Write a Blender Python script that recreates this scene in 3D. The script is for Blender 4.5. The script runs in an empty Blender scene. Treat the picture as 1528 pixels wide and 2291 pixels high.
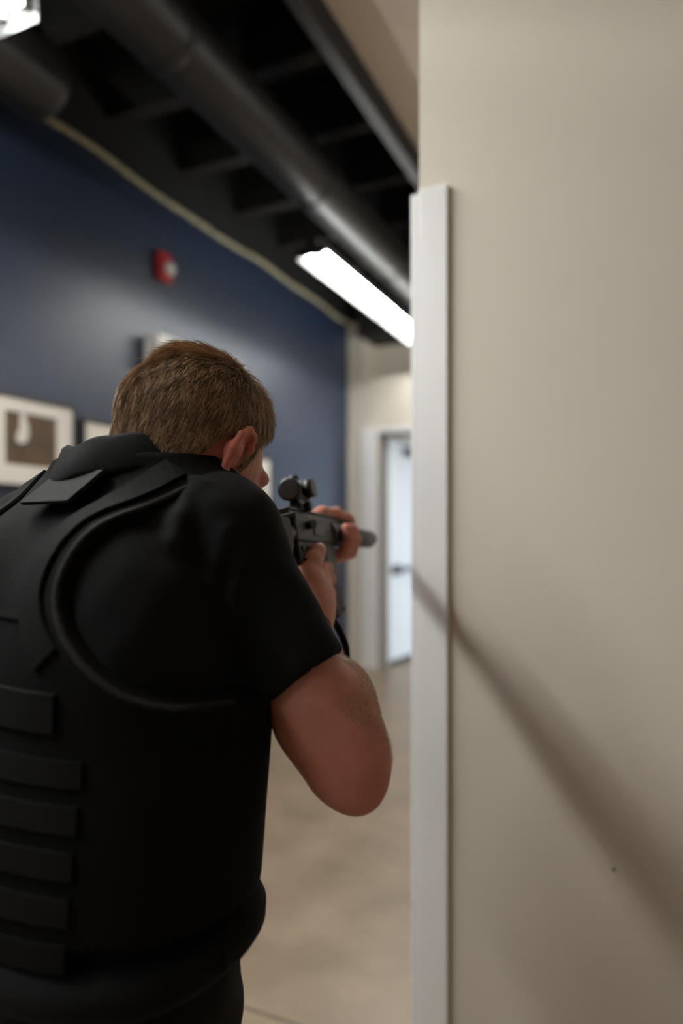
import bpy, bmesh, math, random
import numpy as np
from mathutils import Matrix, Vector

# ------------------------------------------------------------------ camera
W_IMG, H_IMG = 1528, 2291
FPX = 1557.0                       # focal length in pixels
CAM_H = 1.24                       # lens height above the floor
HOR = 1195.0                       # horizon row
TH = math.radians(24.7)            # the camera is turned this far left of the hall
sc = bpy.context.scene
COL = sc.collection
cam_d = bpy.data.cameras.new('camera')
cam = bpy.data.objects.new('camera', cam_d)
COL.objects.link(cam)
cam.location = (0, 0, CAM_H)
cam.rotation_euler = (math.pi / 2, 0, TH)
cam_d.sensor_fit = 'HORIZONTAL'
cam_d.sensor_width = 24.0
cam_d.lens = FPX * 24.0 / W_IMG
cam_d.shift_y = (HOR - H_IMG / 2) / W_IMG
cam_d.clip_start = 0.02
cam_d.dof.use_dof = True
cam_d.dof.focus_distance = 0.82
cam_d.dof.aperture_fstop = 1.6
sc.camera = cam

# ------------------------------------------------------------------ world: overcast daylight, only reaches in through the far door
wd = bpy.data.worlds.new('World')
sc.world = wd
wd.use_nodes = True
bg = wd.node_tree.nodes['Background']
bg.inputs[0].default_value = (0.72, 0.86, 1.0, 1)
bg.inputs[1].default_value = 6.4

TUBE_POWER = 206.0        # tubes over the person
TUBE_FAR = 72.0           # tubes elsewhere, dimmed to balance wall brightness
sc.view_settings.view_transform = 'Standard'
sc.view_settings.look = 'None'
sc.view_settings.gamma = 1.0
sc.view_settings.use_curve_mapping = False
sc.view_settings.exposure = 0.0
try:
    sc.cycles.use_denoising = True
    sc.cycles.max_bounces = 10
    sc.cycles.diffuse_bounces = 6
    sc.cycles.sample_clamp_indirect = 6.0
    sc.cycles.caustics_reflective = False
    sc.cycles.caustics_refractive = False
except Exception:
    pass

random.seed(7)
rng = np.random.default_rng(7)
CT, ST = math.cos(TH), math.sin(TH)


def rd2w(r, d, z=0.0):
    """camera-aligned ground axes (right, ahead, up) to world"""
    return Vector((r * CT - d * ST, r * ST + d * CT, z))


def pt(px, py, d):
    """point that the photograph shows at a pixel, at distance d ahead (right, ahead, up)"""
    return np.array(((px - W_IMG / 2) / FPX * d, d, CAM_H + (HOR - py) / FPX * d))


# ------------------------------------------------------------------ materials
def mat(name, col, rough=0.6, metal=0.0, noise=0.0, nscale=20.0, bump=0.0, bscale=200.0, col2=None,
        spec=0.5, detail=4.0, sss=0.0, emit=None, sheen=0.0, rough_var=0.0):
    m = bpy.data.materials.new(name)
    m.use_nodes = True
    nt = m.node_tree
    b = nt.nodes['Principled BSDF']
    b.inputs['Base Color'].default_value = (*col, 1)
    b.inputs['Roughness'].default_value = rough
    b.inputs['Metallic'].default_value = metal
    b.inputs['Specular IOR Level'].default_value = spec
    if sheen:
        b.inputs['Sheen Weight'].default_value = sheen
        b.inputs['Sheen Roughness'].default_value = 0.5
    tc = nt.nodes.new('ShaderNodeTexCoord')
    if noise > 0 or col2:
        n = nt.nodes.new('ShaderNodeTexNoise')
        n.inputs['Scale'].default_value = nscale
        n.inputs['Detail'].default_value = detail
        n.inputs['Roughness'].default_value = 0.6
        nt.links.new(tc.outputs['Object'], n.inputs['Vector'])
        r = nt.nodes.new('ShaderNodeValToRGB')
        c2 = col2 or tuple(c * (1 - noise) for c in col)
        c1 = col if col2 else tuple(min(1, c * (1 + noise)) for c in col)
        r.color_ramp.elements[0].position = 0.32
        r.color_ramp.elements[1].position = 0.68
        r.color_ramp.elements[0].color = (*c2, 1)
        r.color_ramp.elements[1].color = (*c1, 1)
        nt.links.new(n.outputs['Fac'], r.inputs['Fac'])
        nt.links.new(r.outputs['Color'], b.inputs['Base Color'])
        if rough_var:
            mr = nt.nodes.new('ShaderNodeMapRange')
            mr.inputs['To Min'].default_value = rough - rough_var
            mr.inputs['To Max'].default_value = rough + rough_var
            nt.links.new(n.outputs['Fac'], mr.inputs['Value'])
            nt.links.new(mr.outputs['Result'], b.inputs['Roughness'])
    if bump > 0:
        n2 = nt.nodes.new('ShaderNodeTexNoise')
        n2.inputs['Scale'].default_value = bscale
        n2.inputs['Detail'].default_value = 3.0
        nt.links.new(tc.outputs['Object'], n2.inputs['Vector'])
        bp = nt.nodes.new('ShaderNodeBump')
        bp.inputs['Strength'].default_value = bump
        bp.inputs['Distance'].default_value = 0.002
        nt.links.new(n2.outputs['Fac'], bp.inputs['Height'])
        nt.links.new(bp.outputs['Normal'], b.inputs['Normal'])
    if sss:
        b.inputs['Subsurface Weight'].default_value = sss
        b.inputs['Subsurface Radius'].default_value = (0.012, 0.004, 0.002)
        b.inputs['Subsurface Scale'].default_value = 0.6
    if emit:
        b.inputs['Emission Color'].default_value = (*emit[0], 1)
        b.inputs['Emission Strength'].default_value = emit[1]
    return m


M = {
    'beige': mat('beige_wall_paint', (0.66, 0.60, 0.515), 0.62, noise=0.02, nscale=1.5, bump=0.10, bscale=260),
    'blue': mat('navy_wall_paint', (0.0110, 0.0225, 0.053), 0.43, spec=0.60, noise=0.04, nscale=2, bump=0.15, bscale=180),
    'tan': mat('tan_ceiling_paint', (0.66, 0.56, 0.47), 0.8, noise=0.03, nscale=2),
    'white_trim': mat('white_trim_paint', (0.83, 0.825, 0.82), 0.40, noise=0.015, nscale=4),
    'black_ceiling': mat('black_ceiling_paint', (0.004, 0.0037, 0.0037), 0.75, noise=0.3, nscale=3),
    'joist': mat('black_joist_paint', (0.011, 0.010, 0.0095), 0.6, noise=0.3, nscale=5),
    'duct': mat('black_duct_paint', (0.013, 0.012, 0.0112), 0.45, noise=0.2, nscale=4),
    'concrete': mat('polished_concrete', (0.31, 0.232, 0.155), 0.36, nscale=4.2, col2=(0.205, 0.150, 0.098), detail=9, rough_var=0.10, bump=0.04, bscale=90),
    'joint': mat('floor_joint', (0.16, 0.125, 0.09), 0.8, noise=0.2),
    'conduit': mat('olive_conduit', (0.34, 0.31, 0.20), 0.55, noise=0.25, nscale=14),
    'door': mat('door_paint', (0.72, 0.74, 0.76), 0.42, noise=0.02, nscale=3),
    'steel': mat('dark_steel', (0.07, 0.075, 0.085), 0.38, metal=0.8),
    'hinge': mat('shade_and_hole_brown', (0.14, 0.12, 0.095), 0.7),  # dark brown paints in the door gap's shade; also colours the nail hole
    'fixture': mat('white_enamel', (0.50, 0.50, 0.49), 0.5),
    'fixture_top': mat('black_enamel', (0.02, 0.02, 0.02), 0.5),
    'tube': mat('fluorescent_tube', (0.9, 0.9, 0.9), 0.3, emit=((0.985, 1.0, 0.965), TUBE_POWER)),
    'tube_far': mat('dim_fluorescent_tube', (0.9, 0.9, 0.9), 0.3, emit=((0.985, 1.0, 0.965), TUBE_FAR)),
    'red': mat('red_plastic', (0.36, 0.012, 0.016), 0.38),
    'strobe': mat('strobe_lens', (0.72, 0.70, 0.70), 0.25),
    'box_white': mat('white_plastic', (0.76, 0.75, 0.72), 0.45),
    'frame_black': mat('black_frame', (0.02, 0.02, 0.02), 0.4),
    'mat_board': mat('white_mat_board', (0.72, 0.68, 0.63), 0.85, noise=0.02, nscale=30),
    'photo_brown': mat('brown_picture', (0.135, 0.062, 0.022), 0.5, nscale=7, col2=(0.050, 0.034, 0.016), detail=3),
    'photo_white': mat('white_figure', (0.66, 0.63, 0.58), 0.6, noise=0.08, nscale=16),
    'skin': mat('skin', (0.52, 0.245, 0.170), 0.52, nscale=34, col2=(0.44, 0.175, 0.120), detail=5, bump=0.18, bscale=420, sss=0.12, spec=0.4),
    'eye': mat('eye_white', (0.7, 0.68, 0.64), 0.15),
    'iris': mat('iris', (0.05, 0.09, 0.12), 0.1),
    'shirt': mat('black_jersey', (0.0040, 0.0040, 0.0045), 0.92, noise=0.18, nscale=60, bump=0.35, bscale=900, sheen=0.02, spec=0.15),
    'vest': mat('black_nylon', (0.0022, 0.0021, 0.0021), 0.82, noise=0.25, nscale=90, bump=0.5, bscale=700, spec=0.10),
    'webbing': mat('black_webbing', (0.0021, 0.0020, 0.0020), 0.80, noise=0.3, nscale=300, bump=0.6, bscale=1200, spec=0.12),
    'handle': mat('lit_black_webbing', (0.013, 0.0125, 0.012), 0.8, noise=0.2, nscale=200, bump=0.5, bscale=1100, spec=0.2),  # black webbing lightened to paint in the light on handle and bindings
    'pants': mat('charcoal_trousers', (0.007, 0.0075, 0.007), 0.9, noise=0.2, nscale=80, bump=0.4, bscale=800, sheen=0.02, spec=0.15),
    'boot': mat('black_leather', (0.012, 0.011, 0.010), 0.5, noise=0.2),
    'gun': mat('matte_black_alloy', (0.007, 0.0068, 0.0065), 0.44, noise=0.2, nscale=40, spec=0.5),
    'gun_grey': mat('grey_anodised', (0.015, 0.0138, 0.0125), 0.48, noise=0.1, nscale=40, spec=0.4),
    'polymer': mat('black_polymer', (0.008, 0.008, 0.008), 0.6, noise=0.15, nscale=60),
    'lens': mat('coated_lens', (0.004, 0.005, 0.01), 0.08, spec=0.35),
    'suppressor': mat('suppressor_finish', (0.060, 0.058, 0.056), 0.55, noise=0.1, nscale=30),
}


def hair_mat():
    m = bpy.data.materials.new('brown_hair')
    m.use_nodes = True
    nt = m.node_tree
    b = nt.nodes['Principled BSDF']
    b.inputs['Roughness'].default_value = 0.42
    b.inputs['Specular IOR Level'].default_value = 0.45
    a = nt.nodes.new('ShaderNodeAttribute')
    a.attribute_name = 'strand'
    r = nt.nodes.new('ShaderNodeValToRGB')
    r.color_ramp.elements[0].color = (0.075, 0.043, 0.022, 1)
    r.color_ramp.elements[1].color = (0.78, 0.56, 0.35, 1)
    e = r.color_ramp.elements.new(0.5)
    e.color = (0.34, 0.215, 0.118, 1)
    nt.links.new(a.outputs['Fac'], r.inputs['Fac'])
    nt.links.new(r.outputs['Color'], b.inputs['Base Color'])
    return m


def flush_skin():
    nt = M['skin'].node_tree
    b = nt.nodes['Principled BSDF']
    src = b.inputs['Base Color'].links[0].from_socket
    a = nt.nodes.new('ShaderNodeAttribute')
    a.attribute_name = 'flush'
    mx = nt.nodes.new('ShaderNodeMix')
    mx.data_type = 'RGBA'
    nt.links.new(a.outputs['Fac'], mx.inputs[0])
    nt.links.new(src, mx.inputs[6])
    mx.inputs[7].default_value = (0.62, 0.17, 0.125, 1)
    nt.links.new(mx.outputs[2], b.inputs['Base Color'])


flush_skin()
M['hair'] = hair_mat()
M['scalp_hair'] = mat('hair_undercoat', (0.105, 0.060, 0.034), 0.8, noise=0.4, nscale=160)


# ------------------------------------------------------------------ object helpers
def tag(o, label=None, cat=None, group=None, kind=None):
    if label: o['label'] = label
    if cat: o['category'] = cat
    if group: o['group'] = group
    if kind: o['kind'] = kind
    return o


def empty(name, loc=(0, 0, 0), rot=(0, 0, 0)):
    o = bpy.data.objects.new(name, None)
    o.empty_display_size = 0.1
    COL.objects.link(o)
    o.location = loc
    o.rotation_euler = rot
    return o


class MB:
    """collects shapes into one mesh"""
    def __init__(s):
        s.bm = bmesh.new()

    def box(s, x0, x1, y0, y1, z0, z1, bev=0.0, M4=None, seg=2):
        g = bmesh.ops.create_cube(s.bm, size=1.0)
        vs = g['verts']
        for v in vs:
            v.co = Vector(((v.co.x + .5) * (x1 - x0) + x0, (v.co.y + .5) * (y1 - y0) + y0, (v.co.z + .5) * (z1 - z0) + z0))
        if bev > 0:
            es = list({e for v in vs for e in v.link_edges})
            r = bmesh.ops.bevel(s.bm, geom=es, offset=bev, segments=seg, affect='EDGES', profile=0.5)
            vs = list({v for f in r['faces'] for v in f.verts} | {v for v in vs if v.is_valid})
        if M4 is not None:
            bmesh.ops.transform(s.bm, matrix=M4, verts=vs)
        return s

    def cyl(s, a, b, ra, rb=None, n=24, cap=True):
        a, b = Vector(a), Vector(b)
        rb = ra if rb is None else rb
        ax = (b - a).normalized()
        t = ax.orthogonal().normalized()
        u = ax.cross(t)
        r0, r1 = [], []
        for i in range(n):
            w = 2 * math.pi * i / n
            o = t * math.cos(w) + u * math.sin(w)
            r0.append(s.bm.verts.new(a + o * ra))
            r1.append(s.bm.verts.new(b + o * rb))
        for i in range(n):
            j = (i + 1) % n
            f = s.bm.faces.new((r0[i], r0[j], r1[j], r1[i]))
            f.smooth = n > 8
        if cap:
            s.bm.faces.new(r0[::-1])
            s.bm.faces.new(r1)
        return s

    def tube(s, pts, rad, n=10, close=True):
        pts = [Vector(p) for p in pts]
        rads = rad if hasattr(rad, '__len__') else [rad] * len(pts)
        rings = []
        t0 = (pts[1] - pts[0]).normalized()
        nrm = t0.orthogonal().normalized()
        for i, p in enumerate(pts):
            t = (pts[min(i + 1, len(pts) - 1)] - pts[max(i - 1, 0)]).normalized()
            nrm = (nrm - t * nrm.dot(t)).normalized()
            bi = t.cross(nrm)
            rings.append([s.bm.verts.new(p + (nrm * math.cos(2 * math.pi * k / n) + bi * math.sin(2 * math.pi * k / n)) * rads[i]) for k in range(n)])
        for a, b in zip(rings, rings[1:]):
            for k in range(n):
                f = s.bm.faces.new((a[k], a[(k + 1) % n], b[(k + 1) % n], b[k]))
                f.smooth = True
        if close:
            s.bm.faces.new(rings[0][::-1])
            s.bm.faces.new(rings[-1])
        return s

    def strip(s, pts, nrms, sides, half, th):
        """flat band of given half-width and thickness following pts"""
        rings = []
        for p, nn, sd in zip(pts, nrms, sides):
            p, nn, sd = Vector(p), Vector(nn), Vector(sd)
            rings.append([s.bm.verts.new(p + sd * half), s.bm.verts.new(p - sd * half),
                          s.bm.verts.new(p - sd * half * .93 + nn * th), s.bm.verts.new(p + sd * half * .93 + nn * th)])
        for a, b in zip(rings, rings[1:]):
            for k in range(4):
                s.bm.faces.new((a[k], a[(k + 1) % 4], b[(k + 1) % 4], b[k]))
        s.bm.faces.new(rings[0][::-1])
        s.bm.faces.new(rings[-1])
        return s

    def prism(s, prof, x0, x1, bev=0.0):
        """profile in (y, z) extruded along x"""
        a = [s.bm.verts.new((x0, y, z)) for y, z in prof]
        b = [s.bm.verts.new((x1, y, z)) for y, z in prof]
        n = len(prof)
        fs = [s.bm.faces.new(a[::-1]), s.bm.faces.new(b)]
        for i in range(n):
            fs.append(s.bm.faces.new((a[i], a[(i + 1) % n], b[(i + 1) % n], b[i])))
        if bev:
            es = list({e for f in fs for e in f.edges})
            bmesh.ops.bevel(s.bm, geom=es, offset=bev, segments=2, affect='EDGES', profile=0.5)
        return s

    def lathe(s, prof, a, ax, n=32):
        """profile (distance along axis, radius)"""
        a, ax = Vector(a), Vector(ax).normalized()
        t = ax.orthogonal().normalized()
        u = ax.cross(t)
        rings = []
        for h, r in prof:
            rings.append([s.bm.verts.new(a + ax * h + (t * math.cos(2 * math.pi * k / n) + u * math.sin(2 * math.pi * k / n)) * max(r, 1e-4)) for k in range(n)])
        for p, q in zip(rings, rings[1:]):
            for k in range(n):
                f = s.bm.faces.new((p[k], p[(k + 1) % n], q[(k + 1) % n], q[k]))
                f.smooth = True
        s.bm.faces.new(rings[0][::-1])
        s.bm.faces.new(rings[-1])
        return s

    def build(s, name, m, parent=None, smooth_angle=None):
        bmesh.ops.recalc_face_normals(s.bm, faces=s.bm.faces[:])
        me = bpy.data.meshes.new(name)
        s.bm.to_mesh(me)
        s.bm.free()
        me.materials.append(M[m])
        o = bpy.data.objects.new(name, me)
        COL.objects.link(o)
        if parent is not None:
            o.parent = parent
        return o


def struct(name, mb, m, label=None, cat=None, parent=None):
    o = mb.build(name, m, parent)
    if parent is None:
        tag(o, label, cat, kind='structure')
    return o


# ------------------------------------------------------------------ the hall (world axes: +Y runs down the hall)
XB = -2.67      # navy wall
YF = 5.95       # far wall with the door
YN = 1.50       # near wall with the white corner casing
XE = -0.497     # its free edge
XR = 3.2        # far right side of the building
YB = -4.6       # behind the camera
Z_TAN = 3.32
Z_JOIST = 3.45
Z_DECK = 3.78
X_BEAM = -1.20

struct('floor', MB().box(XB - .15, XR + .15, YB - .15, 9.2, -0.12, 0), 'concrete', 'polished mottled tan concrete floor of the hall', 'floor')
floor = bpy.data.objects['floor']
MB().box(XB, XR, 1.545, 1.556, -0.004, 0.0012).build('control_joint', 'joint', floor)

struct('wall_left', MB().box(XB - .15, XB, YB, YF + .12, 0, 3.21), 'blue', 'navy blue painted wall hung with framed pictures', 'wall')
struct('wall_left_upper', MB().box(XB - .15, XB - .004, YB, YF + .3, 3.21, Z_DECK), 'black_ceiling', 'black painted top strip of wall above the conduit', 'wall')
struct('wall_back', MB().box(XB - .15, XR + .15, YB - .15, YB, 0, Z_DECK), 'beige', 'beige wall behind the camera', 'wall')
struct('wall_right', MB().box(XR, XR + .15, YB, YF + .3, 0, Z_DECK), 'beige', 'beige side wall out of view', 'wall')
wn = struct('wall_near', MB().box(XE, XR, YN, YN + .125, 0, Z_TAN), 'beige', 'beige painted wall in front with rifle shadow across it', 'wall')

MB().cyl((-.0865, YN - .0008, .566), (-.0865, YN + .002, .566), .004, n=12).build('nail_hole', 'hinge', wn)

# far wall: door opening in the lower projecting part, recessed upper part
DX0, DX1, DZ = -2.36, -1.42, 2.165
w = MB()
w.box(XB, DX0, YF, YF + .12, 0, 2.68)
w.box(DX1, XR, YF, YF + .12, 0, 2.68)
w.box(DX0, DX1, YF, YF + .12, DZ, 2.68)
struct('wall_far', w, 'beige', 'beige far wall around the open door', 'wall')
struct('wall_far_upper', MB().box(XB, XR, YF + .28, YF + .4, 2.68, Z_DECK).box(XB, XB + .17, YF, YF + .28, 2.68, 3.21).box(XB, XR, YF + .12, YF + .4, 2.62, 2.68), 'beige',
       'recessed shaded beige wall above the far door', 'wall')

# ceilings
ceil = struct('ceiling', MB().box(XB - .15, X_BEAM, YB, YF + .4, Z_DECK, Z_DECK + .1), 'black_ceiling', 'open black painted ceiling deck with joists', 'ceiling')
y = 2.88 - 0.605 * 11
jm = None
while y < YF + .2:
    if jm is None:
        jm = MB().box(XB - .003, X_BEAM - .03, -.02, .02, Z_JOIST, Z_DECK).box(XB - .003, X_BEAM - .03, -.045, .045, Z_JOIST - .006, Z_JOIST + .012).build('joist', 'joist', ceil)
        jd = jm.data
        o = jm
    else:
        o = bpy.data.objects.new('joist', jd)
        COL.objects.link(o)
        o.parent = ceil
    o.location.y = y
    y += 0.605
struct('ceiling_right', MB().box(X_BEAM, XR + .15, YB - .15, YF + .4, Z_TAN, Z_TAN + .5), 'tan', 'tan drywall ceiling to the right of the black beam', 'ceiling')

b = empty('ceiling_beam', (X_BEAM, 0, 3.19))
tag(b, 'black steel beam along the edge of the tan ceiling', 'beam')
MB().box(-.012, .004, YB, YF + .28, 0.012, .30).build('web', 'black_ceiling', b)
MB().box(-.05, .004, YB, YF + .28, -0.0, .012).build('flange', 'duct', b)
b = MB().box(-2.50, XR - .01, -.30, .13, 0, .42).build('cross_beam', 'black_ceiling')
b.location = (0, YF + .14, 3.04)
tag(b, 'black cross beam over the far end of the hall', 'beam')


def duct(x, z, R, y0, y1, label):
    root = empty('air_duct', (x, y0, z))
    tag(root, label, 'duct')
    MB().lathe([(0, R * .82), (.03, R * .97), (.06, R), (y1 - y0 - .06, R), (y1 - y0 - .03, R * .97), (y1 - y0, R * .82)], (0, 0, 0), (0, 1, 0), 40).build('pipe', 'duct', root)
    n = int((y1 - y0) / 1.2)
    for i in range(1, n + 1):
        MB().lathe([(0, R * .99), (0, R + .006), (.03, R + .006), (.03, R * .99)], (0, i * 1.2 - .3, 0), (0, 1, 0), 40).build('joint_collar', 'duct', root)
        MB().box(-.008, .008, -.02, .02, R * .9, Z_JOIST - z + .02).build('hanger_strap', 'joist', root).location.y = i * 1.2 - .28
    return root


duct(-1.70, 3.13, 0.135, -3.6, 6.02, 'long round black air duct running above the tube lights')
duct(-2.31, 3.09, 0.15, -3.3, 2.12, 'round black air duct with closed end beside navy wall')

# conduit along the top of the navy wall
pts = []
for i in range(60):
    yy = 1.9 + (YF - .02 - 1.9) * i / 59
    pts.append((XB + .024 + .004 * math.sin(yy * 5), yy, 3.205 + .010 * math.sin(yy * 3.1) + .006 * math.sin(yy * 7.3 + 1)))
o = MB().tube(pts, 0.017, 10).build('conduit', 'conduit')
tag(o, 'thin olive flexible conduit along top of navy wall', 'conduit')
for i in (8, 26, 44):
    p = pts[i]
    MB().lathe([(0, .0185), (.0, .021), (.02, .021), (.02, .0185)], (p[0], p[1], p[2]), (0, 1, 0), 16).build('clip', 'conduit', o)


# ------------------------------------------------------------------ tube lights
def tube_light(x, y0, z, label, tube_mat='tube'):
    root = empty('tube_light', (x, y0, z))
    tag(root, label, 'light', 'ceiling tube lights')
    L = 2.44
    MB().box(-.03, .03, 0.01, L - .01, .045, .095).build('channel', 'fixture_top', root)
    for s in (-1, 1):
        prof = [(s * .03, .047), (s * .088, -.011), (s * .091, -.011), (s * .033, .051)]
        mb = MB()
        a = [mb.bm.verts.new((px, 0, pz)) for px, pz in prof]
        c = [mb.bm.verts.new((px, L, pz)) for px, pz in prof]
        mb.bm.faces.new(a); mb.bm.faces.new(c[::-1])
        for i in range(4):
            mb.bm.faces.new((a[i], a[(i + 1) % 4], c[(i + 1) % 4], c[i]))
        mb.build('reflector', 'fixture', root)
    MB().box(-.03, .03, 0, L, .040, .046).build('reflector', 'fixture', root)
    for k in range(2):
        for s in (-1, 1):
            t = MB().cyl((s * .048, k * 1.22 + .035, .022), (s * .048, k * 1.22 + 1.185, .022), .0135, n=16).build('tube', tube_mat, root)
            for e in (0.012, 1.187):
                MB().box(s * .048 - .012, s * .048 + .012, k * 1.22 + e, k * 1.22 + e + .021, .006, .042).build('lamp_holder', 'fixture', root)
    for yy in (0.0, L - .006):
        MB().box(-.089, .089, yy, yy + .006, -.012 if yy == 0 else -.034, .052).build('end_shade', 'fixture_top', root)  # added to keep lamp light off the far wall; far one hangs lower
    for yy in (.4, L - .4):
        MB().cyl((0, yy, .09), (0, yy, (2.998 if x < 0 else Z_TAN) - z), .004, n=8).build('hanger_rod', 'joist', root)
    return root


tube_light(-1.765, 3.43, 2.79, 'bright twin tube light hanging towards the far door', 'tube_far')
tube_light(-1.765, -0.94, 2.79, 'bright tube light whose end shows in the top left corner')
tube_light(-1.765, -3.75, 2.79, 'tube light behind the camera out of view', 'tube_far')
tube_light(0.55, 2.55, 2.79, 'added unseen tube light hidden behind the beige wall', 'tube_far')  # lamp added out of sight to lift the tan ceiling and floor bounce

# ------------------------------------------------------------------ near wall casing
w = MB().box(XE + .002, -0.4275, YN - .014, YN, 0, 2.012, .003)
struct('trim_1', w, 'white_trim', 'white vertical casing board on the edge of the beige wall', 'trim')
w = MB().box(XE - .016, XE + .0025, YN - .012, YN + .135, 0, 2.004, .003)
struct('trim_2', w, 'white_trim', 'white edge strip wrapping the end of the beige wall', 'trim')

# ------------------------------------------------------------------ far door
w = MB()
w.box(DX0 - .165, DX0 - .012, YF - .022, YF, 0, DZ + .0, .004)
w.box(DX0 - .165, DX1 + .165, YF - .022, YF, DZ, DZ + .05, .004)
w.box(DX1 + .012, DX1 + .165, YF - .022, YF, 0, DZ, .004)
struct('trim_3', w, 'white_trim', 'white casing around the far doorway', 'trim')
w = MB()
w.box(DX0, DX0 + .022, YF, YF + .125, 0, DZ)
w.box(DX1 - .022, DX1, YF, YF + .125, 0, DZ)
w.box(DX0 + .022, DX1 - .022, YF, YF + .125, DZ - .022, DZ)
struct('trim_4', w, 'hinge', 'door jamb lining the far doorway, shade painted in brown', 'trim')
dr = empty('door_1', (DX0 + .03, YF + .14, 0), (0, 0, math.radians(83.7)))
tag(dr, 'pale blue-white door standing open at the end of hall', 'door', kind='structure')
MB().box(0, .90, -.022, .022, .012, DZ - .03, .003).build('leaf', 'door', dr)
for z0, z1 in ((.25, .78), (1.0, 1.95)):
    MB().box(.16, .20, -.026, -.022, z0, z1).build('panel_moulding', 'door', dr)
    MB().box(.70, .74, -.026, -.022, z0, z1).build('panel_moulding', 'door', dr)
MB().box(.0, .9, -.025, -.0215, .012, .055).build('bottom_sweep', 'steel', dr)
pb = MB().box(.06, .17, -.075, -.022, .86, .95, .008).box(.72, .84, -.075, -.022, .86, .95, .008).build('panic_bar', 'steel', dr)
MB().box(.15, .74, -.085, -.05, .885, .925, .006).build('push_rail', 'steel', pb)
cl = MB().box(.30, .56, -.075, -.022, 2.0, 2.075, .008).build('door_closer', 'steel', dr)
MB().tube([(.43, -.08, 2.08), (.30, -.20, 2.10), (.05, -.06, 2.13)], .009, 8).build('closer_arm', 'steel', cl)
for z in (.25, 1.1, 1.9):
    MB().cyl((0, .026, z - .05), (0, .026, z + .05), .009, n=10).build('hinge', 'steel', dr)

# vestibule beyond the door, open to daylight on its right
w = MB().box(XB - .15, XB, YF + .12, 9.2, 0, 2.6).box(XB - .15, .2, 9.05, 9.2, 0, 2.6)
w.box(-.05, .10, YF + .4, 6.55, 0, 2.6).box(-.05, .10, 8.75, 9.05, 0, 2.6).box(-.05, .10, 6.55, 8.75, 2.25, 2.6)
struct('wall_vestibule', w, 'beige', 'pale walls of the daylit vestibule beyond the door', 'wall')
struct('ceiling_vestibule', MB().box(XB - .15, .2, YF + .12, 9.2, 2.6, 2.7), 'box_white', 'white ceiling of the vestibule beyond the door', 'ceiling')


# ------------------------------------------------------------------ things on the navy wall
def picture(y0, y1, z0, z1, iy0, iy1, iz0, iz1, label, figure=True):
    root = empty('framed_picture', (XB, (y0 + y1) / 2, z0))
    tag(root, label, 'picture', 'framed pictures on the navy wall')
    yc = (y0 + y1) / 2
    f = .012
    fr = MB()
    for a in ((y0, y1, z1 - f, z1), (y0, y1, z0, z0 + f), (y0, y0 + f, z0 + f, z1 - f), (y1 - f, y1, z0 + f, z1 - f)):
        fr.box(0, .028, a[0] - yc, a[1] - yc, a[2] - z0, a[3] - z0)
    fr.build('frame', 'frame_black', root)
    mt = MB()
    for a in ((y0 + f, y1 - f, iz1, z1 - f), (y0 + f, y1 - f, z0 + f, iz0), (y0 + f, iy0, iz0, iz1), (iy1, y1 - f, iz0, iz1)):
        mt.box(.004, .017, a[0] - yc, a[1] - yc, a[2] - z0, a[3] - z0)
    mt.build('mat_board', 'mat_board', root)
    p = MB().box(.004, .010, iy0 - yc, iy1 - yc, iz0 - z0, iz1 - z0).build('print', 'photo_brown', root)
    if figure:
        # pale upright vase-like figure printed in the picture
        prof = [(-.016, .043), (-.017, .0), (-.022, -.035), (-.036, -.062), (-.034, -.088), (-.008, -.096), (.022, -.084), (.034, -.05), (.030, -.01), (.018, .02), (.014, .043)]
        cy, cz = iy0 + .34 * (iy1 - iy0) - yc, iz1 - z0 - .045
        mb = MB()
        a = [mb.bm.verts.new((.0100, cy + u, cz + v)) for u, v in prof]
        c = [mb.bm.verts.new((.0108, cy + u, cz + v)) for u, v in prof]
        mb.bm.faces.new(a[::-1]); mb.bm.faces.new(c)
        for i in range(len(prof)):
            j = (i + 1) % len(prof)
            mb.bm.faces.new((a[i], a[j], c[j], c[i]))
        mb.build('printed_figure', 'photo_white', p)
    return root


picture(2.08, 2.59, 1.455, 1.872, 2.188, 2.482, 1.555, 1.795, 'framed brown picture with white figure at the left edge')
picture(2.64, 3.10, 1.43, 1.826, 2.75, 2.99, 1.53, 1.73, 'white matted framed picture just left of the head', False)
picture(4.02, 4.50, 1.36, 1.80, 4.13, 4.39, 1.46, 1.69, 'white matted framed picture seen beyond the face', False)

st = empty('fire_alarm_strobe', (XB, 3.265, 2.80))
tag(st, 'red wall fire alarm strobe with white lens', 'fire alarm')
MB().box(0, .045, -.062, .062, -.085, .085, .012).build('housing', 'red', st)
MB().lathe([(0, .040), (.018, .040), (.030, .026), (.034, .001)], (.045, .018, -.005), (1, 0, 0), 20).build('strobe_lens', 'strobe', st)
for k in range(3):
    MB().box(.045, .048, -.045, -.02, -.05 + k * .018, -.042 + k * .018).build('sounder_slot', 'frame_black', st)

em = empty('wall_box', (XB, 3.12, 2.22))
tag(em, 'white wall mounted box above and behind the head', 'box')
MB().box(0, .10, 0, .32, 0, .155, .008).build('housing', 'box_white', em)
MB().box(.10, .104, .02, .30, .02, .135, .002).build('cover', 'box_white', em)
for k in range(5):
    MB().box(.104, .106, .05, .27, .04 + k * .018, .046 + k * .018).build('slot', 'frame_black', em)


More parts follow.
